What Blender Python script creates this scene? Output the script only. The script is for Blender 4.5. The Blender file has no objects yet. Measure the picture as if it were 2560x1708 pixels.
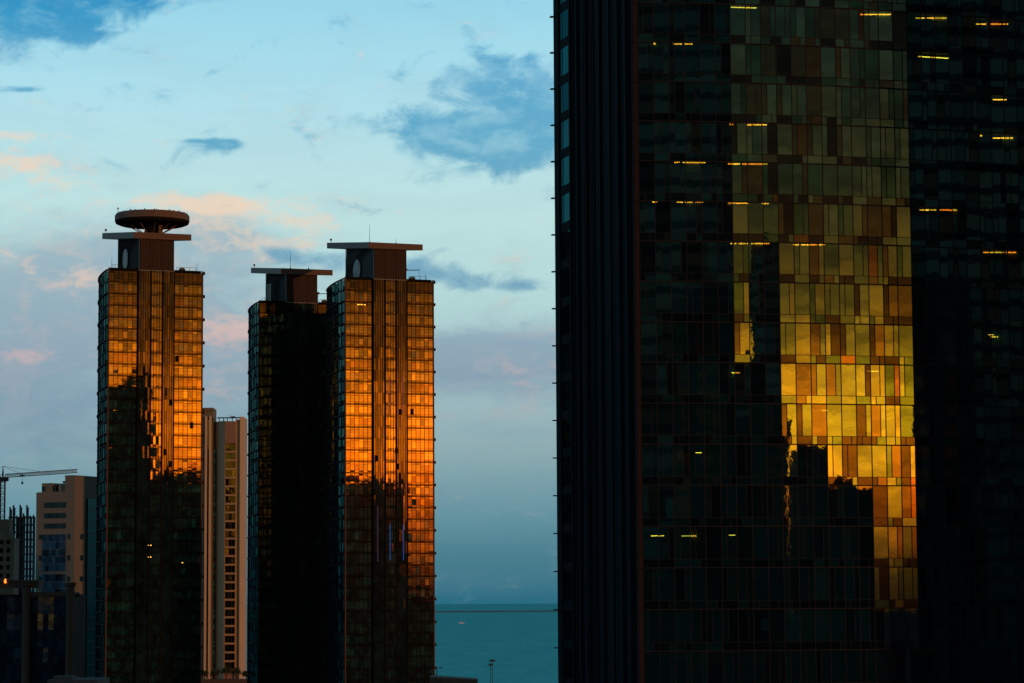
import bpy, math, random
from mathutils import Matrix, Vector
random.seed(7)
R = math.radians
S = bpy.context.scene
COL = S.collection

# ------------------------------------------------------------------ camera
CAMZ = 50.0
FPX = 6700.0
THETA = math.atan(654 / FPX)
ROLL = R(-0.33)
cd = bpy.data.cameras.new("camera")
cam = bpy.data.objects.new("camera", cd)
COL.objects.link(cam)
cd.sensor_width = 36.0
cd.lens = 36.0 * FPX / 2560.0
cd.clip_start = 0.5
cd.clip_end = 400000.0
ROT = Matrix.Rotation(math.pi / 2 + THETA, 3, 'X') @ Matrix.Rotation(ROLL, 3, 'Z')
cam.location = (0, 0, CAMZ)
cam.rotation_euler = ROT.to_euler()
S.camera = cam


def ray(x, y):
    return ROT @ Vector(((x - 1280) / FPX, -(y - 854) / FPX, -1))


def P(x, y, Y):
    """point at distance Y (metres north of the camera) along a direction of view"""
    d = ray(x, y)
    return Vector((0, 0, CAMZ)) + d * (Y / d.y)


def azel(x, y):
    d = ray(x, y).normalized()
    return math.degrees(math.atan2(d.x, d.y)), math.degrees(math.asin(d.z))


def lin(r, g, b):
    f = lambda c: (c / 255) / 12.92 if c <= 10 else (((c / 255) + .055) / 1.055) ** 2.4
    return (f(r), f(g), f(b))


# ------------------------------------------------------------------ view
S.view_settings.view_transform = 'Standard'
S.view_settings.look = 'None'
S.view_settings.exposure = 0
S.view_settings.gamma = 1

# ------------------------------------------------------------------ world
SUN_AZ, SUN_EL = 42.0, 3.6        # azimuth measured from due south (behind the camera) towards +X
world = bpy.data.worlds.new("World")
S.world = world
world.use_nodes = True
WN = world.node_tree.nodes
WL = world.node_tree.links
WN.clear()


class G:
    """tiny expression helper over shader nodes"""
    def __init__(s, tree): s.n = tree.nodes; s.l = tree.links

    def put(s, sock, v):
        if hasattr(v, 'is_output'): s.l.new(v, sock)
        elif v is not None: sock.default_value = v

    def m(s, op, a, b=None, c=None, clamp=False):
        n = s.n.new('ShaderNodeMath'); n.operation = op; n.use_clamp = clamp
        for i, v in enumerate((a, b, c)):
            if v is not None: s.put(n.inputs[i], v)
        return n.outputs[0]

    def ss(s, v, a, b, lo=0., hi=1.):
        n = s.n.new('ShaderNodeMapRange'); n.interpolation_type = 'SMOOTHSTEP'
        s.put(n.inputs['Value'], v); n.inputs['From Min'].default_value = a; n.inputs['From Max'].default_value = b
        n.inputs['To Min'].default_value = lo; n.inputs['To Max'].default_value = hi
        return n.outputs['Result']

    def xyz(s, a, b, c):
        n = s.n.new('ShaderNodeCombineXYZ')
        for i, v in enumerate((a, b, c)): s.put(n.inputs[i], v)
        return n.outputs[0]

    def noise(s, vec, scale, det=5, rough=.55, dist=0.):
        n = s.n.new('ShaderNodeTexNoise'); s.put(n.inputs['Vector'], vec)
        n.inputs['Scale'].default_value = scale; n.inputs['Detail'].default_value = det
        n.inputs['Roughness'].default_value = rough; n.inputs['Distortion'].default_value = dist
        return n.outputs['Fac']

    def ramp(s, v, stops, interp='LINEAR'):
        n = s.n.new('ShaderNodeValToRGB'); cr = n.color_ramp; cr.interpolation = interp
        while len(cr.elements) < len(stops): cr.elements.new(.5)
        for e, (p, c) in zip(cr.elements, stops):
            e.position = p; e.color = (*c, 1)
        s.put(n.inputs[0], v)
        return n.outputs[0]

    def mix(s, f, a, b, mode='MIX'):
        n = s.n.new('ShaderNodeMix'); n.data_type = 'RGBA'; n.blend_type = mode
        s.put(n.inputs[0], f)
        for i, v in ((6, a), (7, b)):
            s.put(n.inputs[i], (*v, 1) if isinstance(v, tuple) and len(v) == 3 else v)
        return n.outputs[2]


g = G(world.node_tree)
tc = WN.new('ShaderNodeTexCoord')
sep = WN.new('ShaderNodeSeparateXYZ')
WL.new(tc.outputs['Generated'], sep.inputs[0])
dx, dy, dz = sep.outputs
DEG = 180 / math.pi
az = g.m('MULTIPLY', g.m('ARCTAN2', dx, dy), DEG)
el = g.m('MULTIPLY', g.m('ARCSINE', dz), DEG)

# --- eastern (clear dusk) sky colour by elevation, 0..90 deg
def east_stops():
    raw = [(-1, (15, 95, 122)), (.02, (26, 102, 126)), (.12, (56, 112, 132)), (1.0, (72, 126, 142)), (2.0, (104, 150, 162)), (3.3, (142, 172, 178)),
           (4.4, (156, 186, 192)), (6.5, (180, 216, 216)), (8.5, (190, 226, 226)), (10.5, (178, 224, 235)),
           (13, (150, 214, 235)), (20, (100, 170, 205)), (40, (50, 90, 130)), (90, (25, 45, 80))]
    return [((e + 1) / 91, lin(*c)) for e, c in raw]
east = g.ramp(g.m('DIVIDE', g.m('ADD', el, 1), 91), east_stops())

# --- clouds, laid out in azimuth / elevation of the real sky
PXD = FPX * math.pi / 180
nv = g.xyz(g.m('MULTIPLY', az, .6), el, 0.0)
f1 = g.noise(nv, 1.35, 9, .6, .5)
f2 = g.noise(g.xyz(g.m('MULTIPLY', az, .42), g.m('ADD', el, 31.7), 3.0), 1.25, 9, .62, .5)
f4 = g.noise(g.xyz(g.m('MULTIPLY', az, .5), g.m('ADD', el, 51.), 6.0), 3.4, 8, .65, .4)
f3 = g.noise(g.xyz(g.m('MULTIPLY', az, .22), g.m('ADD', el, 11.7), 8.0), 1.0, 6, .5, .3)


def cover(blobs):
    tot = None
    for x, y, rx, ry, a in blobs:
        A, E = azel(x, y)
        u = g.m('MULTIPLY', g.m('SUBTRACT', az, A), PXD / rx)
        v = g.m('MULTIPLY', g.m('SUBTRACT', el, E), PXD / ry)
        q = g.m('MULTIPLY_ADD', u, u, g.m('MULTIPLY', v, v))
        e = g.m('MULTIPLY', g.m('EXPONENT', g.m('MULTIPLY', q, -1)), a)
        tot = e if tot is None else g.m('ADD', tot, e)
    return tot

mauve = cover([(60, 930, 360, 230, 1.1), (430, 700, 280, 130, .75), (640, 900, 230, 180, .9), (150, 700, 280, 120, .85),
               (1250, 905, 240, 80, 1.5), (1330, 1080, 130, 22, .4), (560, 580, 150, 60, .6), (1120, 900, 90, 60, .5)])
peach = cover([(500, 508, 270, 24, .85), (600, 520, 150, 34, .75), (20, 338, 110, 18, 1.0), (40, 415, 120, 40, .85), (140, 455, 100, 24, .6),
               (770, 560, 110, 30, .6), (640, 610, 200, 60, .55), (210, 705, 100, 30, .85), (570, 835, 130, 70, 1.0), (560, 980, 110, 30, .7),
               (50, 890, 130, 22, .75), (120, 565, 200, 40, .45), (1240, 1035, 240, 34, .5), (1290, 940, 130, 40, .6), (10, 640, 80, 34, .6)])
blue = cover([(120, 0, 210, 85, 1.3), (330, 10, 120, 50, .8), (210, 95, 70, 40, .6), (-80, 60, 160, 80, 1.0),
              (62, 224, 40, 8, .95), (565, 360, 62, 14, 1.1), (600, 385, 60, 18, .5), (495, 352, 50, 6, .5),
              (1280, 230, 200, 70, 1.15), (1130, 345, 150, 65, .95), (1350, 350, 150, 80, 1.15), (1220, 400, 110, 36, .6), (1010, 320, 90, 50, .55),
              (1180, 150, 90, 50, .4), (1150, 60, 90, 22, .3), (850, 290, 170, 50, .28),
              (690, 636, 80, 24, .85), (820, 655, 100, 34, .85), (1080, 690, 110, 28, .9), (1180, 715, 60, 22, .8), (1320, 715, 90, 20, .95), (1010, 665, 60, 30, .7), (1330, 860, 160, 20, .4)])
dm = g.ss(g.m('ADD', mauve, g.m('MULTIPLY', g.m('SUBTRACT', f2, .5), 1.7)), -.05, 1.15)
dp = g.ss(g.m('ADD', g.m('ADD', peach, g.m('MULTIPLY', g.m('SUBTRACT', f2, .5), 2.0)), g.m('MULTIPLY', g.m('SUBTRACT', f4, .5), 2.4)), .25, 1.35)
hi = g.m('MULTIPLY', dm, g.ss(f1, .5, .68))
db = g.ss(g.m('ADD', blue, g.m('MULTIPLY', g.m('SUBTRACT', f1, .5), 3.4)), .22, 1.15)
fb = g.noise(g.xyz(g.m('MULTIPLY', az, .5), g.m('ADD', el, 77.), 1.), 2.3, 8, .6, .3)
db = g.m('MULTIPLY', db, g.ss(fb, .3, .62, .62, 1.0))
veil = g.ss(f3, .42, .7)
mcol = g.ramp(g.m('DIVIDE', el, 13), [(0, lin(70, 120, 140)), (.18, lin(96, 140, 162)), (.38, lin(132, 156, 176)), (.62, lin(152, 178, 192)), (1, lin(150, 180, 200))])
pcol = g.ramp(g.m('DIVIDE', el, 13), [(0, lin(120, 140, 150)), (.27, lin(158, 172, 178)), (.42, lin(206, 180, 178)), (.6, lin(240, 212, 186)), (1, lin(240, 218, 198))])
bcol = g.ramp(g.m('DIVIDE', el, 13), [(0, lin(90, 140, 165)), (.45, lin(118, 164, 190)), (.62, lin(104, 160, 188)), (.76, lin(88, 166, 200)), (.88, lin(84, 162, 202)), (.95, lin(35, 145, 195)), (1, lin(20, 135, 190))])
sky = g.mix(g.m('MULTIPLY', veil, .12), east, mcol)
sky = g.mix(g.m('MULTIPLY', dm, .82), sky, mcol)
sky = g.mix(g.m('MULTIPLY', hi, .3), sky, pcol)
sky = g.mix(g.m('MULTIPLY', dp, .85), sky, pcol)
sky = g.mix(g.m('MULTIPLY', db, .92), sky, bcol)

# --- western sky: low golden afterglow under a dark cloud deck
wst = [(-1, (.02, .01, .002)), (.3, (.03, .018, .003)), (.9, (.13, .065, .005)), (1.5, (.65, .22, .008)), (2.1, (1.6, .56, .012)), (3.0, (2.5, 1.05, .018)),
       (4.2, (2.3, 1.12, .018)), (5.2, (.85, .45, .012)), (6.2, (.29, .18, .012)), (7.6, (.115, .092, .016)), (9.2, (.046, .060, .028)), (12, (.020, .042, .036)),
       (20, (.03, .06, .06)), (40, (.03, .07, .10)), (90, (.02, .04, .08))]
wel = g.m('ADD', el, g.m('MULTIPLY', g.m('SUBTRACT', g.noise(g.xyz(g.m('MULTIPLY', az, .12), el, 5.), 1.3, 6, .6, .4), .5), 1.1))
west = g.ramp(g.m('DIVIDE', g.m('ADD', wel, 1), 91), [((e + 1) / 91, tuple(min(1, v / 2.5) for v in c)) for e, c in wst])
streak = g.noise(g.xyz(g.m('MULTIPLY', az, .35), g.m('MULTIPLY', el, 1.5), 9.), 1.5, 7, .65, .5)
west = g.mix(1.0, west, g.xyz(*[g.m('MULTIPLY', g.ss(streak, .28, .72, .5, 1.5), k) for k in (2.5, 2.5, 2.5)]), 'MULTIPLY')
# facing factor towards the sunset azimuth
sa = R(38)
hl = g.m('SQRT', g.m('ADD', g.m('MULTIPLY', dx, dx), g.m('MULTIPLY', dy, dy)))
cosw = g.m('DIVIDE', g.m('ADD', g.m('MULTIPLY', dx, math.sin(sa)), g.m('MULTIPLY', dy, -math.cos(sa))), g.m('MAXIMUM', hl, .001))
wf = g.ss(cosw, .15, .88)
sky = g.mix(wf, sky, west)

nish = WN.new('ShaderNodeTexSky')
nish.sky_type = 'NISHITA'
nish.sun_disc = False
nish.sun_elevation = R(SUN_EL)
nish.sun_rotation = R(180 - SUN_AZ)
bg1 = WN.new('ShaderNodeBackground'); bg1.inputs[1].default_value = 0.0006
WL.new(nish.outputs[0], bg1.inputs[0])
bg2 = WN.new('ShaderNodeBackground'); bg2.inputs[1].default_value = 1.0
WL.new(sky, bg2.inputs[0])
ad = WN.new('ShaderNodeAddShader')
WL.new(bg1.outputs[0], ad.inputs[0]); WL.new(bg2.outputs[0], ad.inputs[1])
wo = WN.new('ShaderNodeOutputWorld')
WL.new(ad.outputs[0], wo.inputs[0])

# ------------------------------------------------------------------ sun
sl = bpy.data.lights.new("sun", 'SUN')
sl.energy = 1.35
sl.angle = R(0.6)
sl.color = (1.0, .36, .13)
sun = bpy.data.objects.new("sun", sl)
COL.objects.link(sun)
sdir = Vector((math.sin(R(SUN_AZ)) * math.cos(R(SUN_EL)), -math.cos(R(SUN_AZ)) * math.cos(R(SUN_EL)), math.sin(R(SUN_EL))))
sun.rotation_euler = sdir.to_track_quat('Z', 'Y').to_euler()
sun.location = (200, -200, 300)


# ------------------------------------------------------------------ materials
def newmat(name):
    m = bpy.data.materials.new(name); m.use_nodes = True
    m.node_tree.nodes.clear()
    return m, G(m.node_tree), m.node_tree.nodes.new('ShaderNodeOutputMaterial')


def matte(name, col, rough=.7, var=.25, scale=.6, joint=None, spec=.2):
    m, g, out = newmat(name)
    b = g.n.new('ShaderNodeBsdfPrincipled')
    t = g.n.new('ShaderNodeTexCoord').outputs['Object']
    n1 = g.noise(t, scale, 5, .6)
    mp = g.n.new('ShaderNodeMapping'); mp.inputs['Scale'].default_value = (1.2, 1.2, .06)
    g.l.new(t, mp.inputs[0])
    n2 = g.noise(mp.outputs[0], 1.0, 4, .6)
    k = g.m('ADD', g.m('MULTIPLY', g.m('SUBTRACT', n1, .5), var * 2), g.m('MULTIPLY_ADD', g.m('SUBTRACT', n2, .5), var * 2, 1.0))
    c = g.mix(1.0, (*col,), g.xyz(k, k, k), 'MULTIPLY')
    if joint:
        br = g.n.new('ShaderNodeTexBrick'); br.offset = 0
        s2 = g.n.new('ShaderNodeSeparateXYZ'); g.l.new(t, s2.inputs[0])
        g.put(br.inputs['Vector'], g.xyz(g.m('ADD', s2.outputs[0], s2.outputs[1]), s2.outputs[2], 0.0))
        br.inputs['Scale'].default_value = 1
        br.inputs['Brick Width'].default_value = joint[0]; br.inputs['Row Height'].default_value = joint[1]
        br.inputs['Mortar Size'].default_value = .05
        br.inputs['Color1'].default_value = br.inputs['Color2'].default_value = (1, 1, 1, 1)
        br.inputs['Mortar'].default_value = (.62, .62, .62, 1)
        c = g.mix(1.0, c, br.outputs['Color'], 'MULTIPLY')
    g.put(b.inputs['Base Color'], c)
    b.inputs['Roughness'].default_value = rough
    b.inputs['Specular IOR Level'].default_value = spec
    g.l.new(b.outputs[0], out.inputs[0])
    return m


def glass(name, refl, diff, rough=.02, wav=.35, wscale=.45, trans=None, fold=0.):
    """coated facade glass: tinted mirror coat + dark body (or see-through)"""
    m, g, out = newmat(name)
    t = g.n.new('ShaderNodeTexCoord').outputs['Object']
    bp = g.n.new('ShaderNodeBump'); bp.inputs['Strength'].default_value = 1; bp.inputs['Distance'].default_value = .01 * wav
    g.put(bp.inputs['Height'], g.noise(t, wscale, 3, .5))
    gl = g.n.new('ShaderNodeBsdfGlossy'); gl.inputs['Roughness'].default_value = rough
    gl.inputs['Color'].default_value = (*refl, 1)
    g.l.new(bp.outputs[0], gl.inputs['Normal'])
    a = g.n.new('ShaderNodeAddShader'); g.l.new(gl.outputs[0], a.inputs[0])
    if trans:
        tr = g.n.new('ShaderNodeBsdfTransparent'); tr.inputs[0].default_value = (*trans, 1)
        a2 = g.n.new('ShaderNodeAddShader'); df = g.n.new('ShaderNodeBsdfDiffuse'); df.inputs[0].default_value = (*(diff or (.001, .006, .008)), 1)
        g.l.new(tr.outputs[0], a2.inputs[0]); g.l.new(df.outputs[0], a2.inputs[1]); g.l.new(a2.outputs[0], a.inputs[1])
    else:
        df = g.n.new('ShaderNodeBsdfDiffuse')
        n = g.noise(t, .25, 3, .7)
        c = g.mix(1.0, (*diff,), g.xyz(*[g.m('MULTIPLY', g.ss(n, .35, .7, .3, 1.7), 1.0)] * 3), 'MULTIPLY')
        g.put(df.inputs[0], c)
        g.l.new(df.outputs[0], a.inputs[1])
    g.l.new(a.outputs[0], out.inputs[0])
    return m


def lamp(name, col, st):
    m, g, out = newmat(name)
    e = g.n.new('ShaderNodeEmission'); e.inputs[0].default_value = (*col, 1); e.inputs[1].default_value = st
    g.l.new(e.outputs[0], out.inputs[0])
    return m


M = {}
M['bz'] = [glass('bronze_glass_a', (.44, .19, .07), (.005, .026, .032)),
           glass('bronze_glass_b', (.36, .15, .055), (.003, .019, .026)),
           glass('bronze_glass_c', (.53, .24, .09), (.005, .032, .036)),
           glass('bronze_glass_d', (.32, .145, .055), (.008, .055, .058)),
           glass('bronze_glass_e', (.42, .155, .05), (.003, .014, .02))]
M['bzdark'] = glass('bronze_spandrel_glass', (.20, .085, .03), (.004, .011, .014))
M['bay'] = [glass('bay_glass_a', (.17, .075, .03), (.004, .018, .027)), glass('bay_glass_b', (.24, .10, .035), (.004, .018, .027)),
            glass('bay_glass_c', (.12, .055, .02), (.004, .018, .027))]
M['tframe'] = matte('tower_frame_metal', (.006, .0065, .008), .55, .2, spec=.02)
M['tbody'] = matte('tower_body', (.006, .011, .015), .6, .2, spec=.02)
M['edge'] = matte('tower_edge_stone', (.07, .035, .03), .6, .2)
M['side'] = [glass('side_glass_a', (.035, .085, .085), (.006, .018, .02)), glass('side_glass_b', (.013, .036, .04), (.003, .01, .013)),
             glass('side_glass_c', (.05, .115, .11), (.007, .026, .029)), glass('side_glass_d', (.01, .025, .03), (.004, .01, .012))]
M['slab'] = matte('roof_slab_cladding', (.10, .07, .06), .6, .15, joint=(3.0, 9.0))
M['shaft'] = matte('shaft_cladding_warm_lit', (.023, .0145, .0135), .6, .25)  # shaft front: warm evening light is put into the brown
M['shaftside'] = matte('shaft_cladding_sky_tint', (.035, .052, .056), .5, .2)  # same cladding on the side, with the cool sky's reflection put into its colour
M['rib'] = matte('shaft_rib', (.02, .018, .018), .6, .1, spec=.03)
M['disc'] = matte('disc_concrete', (.12, .09, .07), .75, .35)
M['discunder'] = matte('disc_underside_shade', (.014, .013, .013), .9, .2, spec=0)  # same disc seen from below, its shade painted in as a darker colour
M['sign'] = matte('pale_disc', (.15, .17, .18), .5, .15)
M['metal'] = matte('dark_metal', (.03, .03, .035), .5, .1)
M['rust'] = matte('crane_paint', (.10, .035, .02), .6, .2)
M['cream'] = matte('cream_stucco', (.34, .25, .14), .8, .12, .15)
M['creampale'] = matte('pale_cream_stucco', (.48, .39, .26), .8, .1, .15)
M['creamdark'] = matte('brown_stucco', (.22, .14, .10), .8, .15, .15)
M['stone'] = matte('beige_stone_panels', (.15, .15, .115), .8, .08, .2, joint=(2.2, 1.8))
M['stone2'] = matte('sand_stone', (.14, .125, .09), .8, .15, .3)
M['column'] = matte('column_stone', (.055, .046, .038), .8, .2, .4)
M['navy'] = [glass('navy_glass_a', (.02, .03, .04), (.008, .020, .038), wav=1.2), glass('navy_glass_b', (.012, .018, .025), (.006, .015, .028), wav=1.2),
             glass('navy_glass_c', (.02, .035, .05), (.010, .026, .046), wav=1.2)]
M['win'] = [glass('dark_window_a', (.03, .03, .03), (.004, .005, .006)), glass('dark_window_b', (.07, .06, .03), (.008, .010, .008), wav=3.),
            glass('dark_window_c', (.02, .025, .03), (.003, .004, .005))]
M['tealwin'] = glass('teal_window', (.01, .02, .03), (.02, .09, .11))
M['greenglass'] = glass('green_dark_glass', (.03, .06, .06), (.004, .012, .013), wav=1.)
M['conc'] = matte('bare_concrete', (.05, .055, .06), .9, .2)
M['leaf'] = matte('leaves', (.03, .045, .02), .8, .5, 1.0)
M['bark'] = matte('bark', (.05, .035, .025), .9, .3)
M['roof'] = matte('flat_roof', (.09, .09, .08), .9, .3)
M['ground'] = matte('city_ground', (.03, .03, .03), 1.0, .3, .02, spec=0)
M['white'] = matte('white_hull', (.7, .7, .7), .5, .05)
M['sandbank'] = matte('causeway_stone', (.06, .06, .07), .9, .2, .002)
M['amber'] = lamp('amber_lamp', (1.0, .36, .02), 11.)
M['amber2'] = lamp('amber_lamp_dim', (1.0, .45, .05), 4.)
M['yellow'] = lamp('yellow_tube', (1.0, .6, .05), 9.)
M['blue'] = lamp('blue_strip', (.02, .16, .65), .6)
M['bluedim'] = lamp('violet_strip', (.12, .06, .12), .6)
M['fire'] = lamp('orange_beacon', (1.0, .16, .02), 3.)
M['screen'] = lamp('teal_screen', (.02, .18, .18), .35)


# ------------------------------------------------------------------ mesh helpers
class MB:
    def __init__(s): s.v = []; s.f = []; s.m = []

    def poly(s, pts, mi=0):
        b = len(s.v); s.v += [tuple(p) for p in pts]; s.f.append(tuple(range(b, b + len(pts)))); s.m.append(mi)

    def prism(s, base, z0, z1, mi=0, top=None, zt=None):
        """base: ccw list of (x,y); optional different top polygon / per-vertex top z"""
        n = len(base); b = len(s.v)
        top = top or base
        zt = zt or [z1] * n
        s.v += [(x, y, z0) for x, y in base] + [(x, y, z) for (x, y), z in zip(top, zt)]
        for i in range(n):
            j = (i + 1) % n
            s.f.append((b + i, b + j, b + n + j, b + n + i)); s.m.append(mi)
        s.f.append(tuple(b + i for i in reversed(range(n)))); s.m.append(mi)
        s.f.append(tuple(b + n + i for i in range(n))); s.m.append(mi)

    def box(s, x0, y0, z0, x1, y1, z1, mi=0):
        s.prism([(x0, y0), (x1, y0), (x1, y1), (x0, y1)], z0, z1, mi)

    def bar(s, a, b, r, mi=0, n=4, r2=None):
        a = Vector(a); b = Vector(b); d = (b - a).normalized()
        u = d.orthogonal().normalized(); w = d.cross(u)
        r2 = r if r2 is None else r2
        k = len(s.v)
        for p, rr in ((a, r), (b, r2)):
            for i in range(n):
                t = 2 * math.pi * (i + .5) / n
                s.v.append(tuple(p + (u * math.cos(t) + w * math.sin(t)) * rr))
        for i in range(n):
            j = (i + 1) % n
            s.f.append((k + i, k + j, k + n + j, k + n + i)); s.m.append(mi)
        s.f.append(tuple(k + i for i in reversed(range(n)))); s.m.append(mi)
        s.f.append(tuple(k + n + i for i in range(n))); s.m.append(mi)

    def lathe(s, cx, cy, prof, n=48, mi=0, mis=None):
        k = len(s.v)
        for r, z in prof:
            for i in range(n):
                t = 2 * math.pi * i / n
                s.v.append((cx + r * math.cos(t), cy + r * math.sin(t), z))
        for q in range(len(prof) - 1):
            for i in range(n):
                j = (i + 1) % n
                s.f.append((k + q * n + i, k + q * n + j, k + (q + 1) * n + j, k + (q + 1) * n + i))
                s.m.append(mis[q] if mis else mi)
        s.f.append(tuple(k + i for i in reversed(range(n)))); s.m.append(mis[0] if mis else mi)
        s.f.append(tuple(k + (len(prof) - 1) * n + i for i in range(n))); s.m.append(mis[-1] if mis else mi)

    def build(s, name, mats, parent=None, smooth=False):
        me = bpy.data.meshes.new(name)
        me.from_pydata(s.v, [], s.f)
        if not isinstance(mats, (list, tuple)): mats = [mats]
        for m in mats: me.materials.append(m)
        me.polygons.foreach_set('material_index', s.m)
        if smooth: me.polygons.foreach_set('use_smooth', [True] * len(s.f))
        me.update()
        o = bpy.data.objects.new(name, me)
        COL.objects.link(o)
        if parent: o.parent = parent
        return o


def tag(o, label=None, cat=None, group=None, kind=None):
    for k, v in (('label', label), ('category', cat), ('group', group), ('kind', kind)):
        if v: o[k] = v
    return o


def thing(name, label, cat, loc=(0, 0, 0), rz=0., group=None):
    o = bpy.data.objects.new(name, None); COL.objects.link(o)
    o.location = loc; o.rotation_euler = (0, 0, rz)
    o.empty_display_size = 2
    return tag(o, label, cat, group)


def copy_tree(o, parent=None):
    c = o.copy(); COL.objects.link(c)
    c.parent = parent
    for ch in list(o.children): copy_tree(ch, c)
    return c


def pane(mb, x0, z0, x1, z1, y, mi, sg=.0025):
    """one flat pane in a local facade plane y=const (facing -y), slightly out of true"""
    a = random.gauss(0, sg); b = random.gauss(0, sg)
    xc, zc = (x0 + x1) / 2, (z0 + z1) / 2
    mb.poly([(x, y + a * (x - xc) + b * (z - zc), z) for x, z in ((x0, z0), (x1, z0), (x1, z1), (x0, z1))], mi)


# ------------------------------------------------------------------ ground and sea
mb = MB(); mb.box(-9000, -30000, -3, 9000, 1350, 0)
tag(mb.build('ground', M['ground']), kind='structure')

m, gg, out = newmat('sea_water')
geo = gg.n.new('ShaderNodeNewGeometry').outputs['Position']
mp = gg.n.new('ShaderNodeMapping'); mp.inputs['Scale'].default_value = (.02, .004, 1); gg.l.new(geo, mp.inputs[0])
w1 = gg.noise(mp.outputs[0], 1., 6, .6)
mp2 = gg.n.new('ShaderNodeMapping'); mp2.inputs['Scale'].default_value = (.12, .02, 1); gg.l.new(geo, mp2.inputs[0])
w2 = gg.noise(mp2.outputs[0], 1., 6, .7)
bp = gg.n.new('ShaderNodeBump'); bp.inputs['Distance'].default_value = 2.0; bp.inputs['Strength'].default_value = .5
gg.put(bp.inputs['Height'], w2)
df = gg.n.new('ShaderNodeBsdfDiffuse')
gg.put(df.inputs[0], gg.mix(gg.ss(gg.m('ADD', gg.m('MULTIPLY', w1, .5), gg.m('MULTIPLY', w2, .5)), .35, .65), (.03, .155, .19), (.075, .25, .27)))
gl = gg.n.new('ShaderNodeBsdfGlossy'); gl.inputs[0].default_value = (.03, .16, .15, 1); gl.inputs['Roughness'].default_value = .3
gg.l.new(bp.outputs[0], gl.inputs['Normal']); gg.l.new(bp.outputs[0], df.inputs['Normal'])
ads = gg.n.new('ShaderNodeAddShader'); gg.l.new(df.outputs[0], ads.inputs[0]); gg.l.new(gl.outputs[0], ads.inputs[1])
gg.l.new(ads.outputs[0], out.inputs[0])
mb = MB(); mb.poly([(-90000, 1300, -1), (90000, 1300, -1), (90000, 200000, -1), (-90000, 200000, -1)])
tag(mb.build('sea', m), kind='structure')

mb = MB(); Yc = 15800
xs = [-1500 + 60 * i for i in range(60)]
for i in range(len(xs) - 1):
    h0, h1 = 5 + random.random() * 1.5, 5
    mb.box(xs[i], Yc, -1, xs[i + 1], Yc + 60, 4.2 + random.random() * 1.8)
mb.box(xs[38], Yc, 5.5, xs[38] + 60, Yc + 40, 13)
tag(mb.build('causeway', M['sandbank']), 'low pinkish stone causeway drawn across the sea near the horizon', 'causeway')

# ------------------------------------------------------------------ twin-slab towers
TAU = R(21)
FH = 3.43
ZR = 147.5
NF = 37
ZB = ZR - NF * FH            # glazed storeys start here, base below
WID = 28.2
SIDE = [(0, 0), (.15, 4), (.39, 8), (.85, 12.9), (1.42, 17.7), (2.0, 21.5), (2.7, 25.3), (3.5, 29), (4.4, 32.6), (6.2, 37), (9, 41)]


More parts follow.
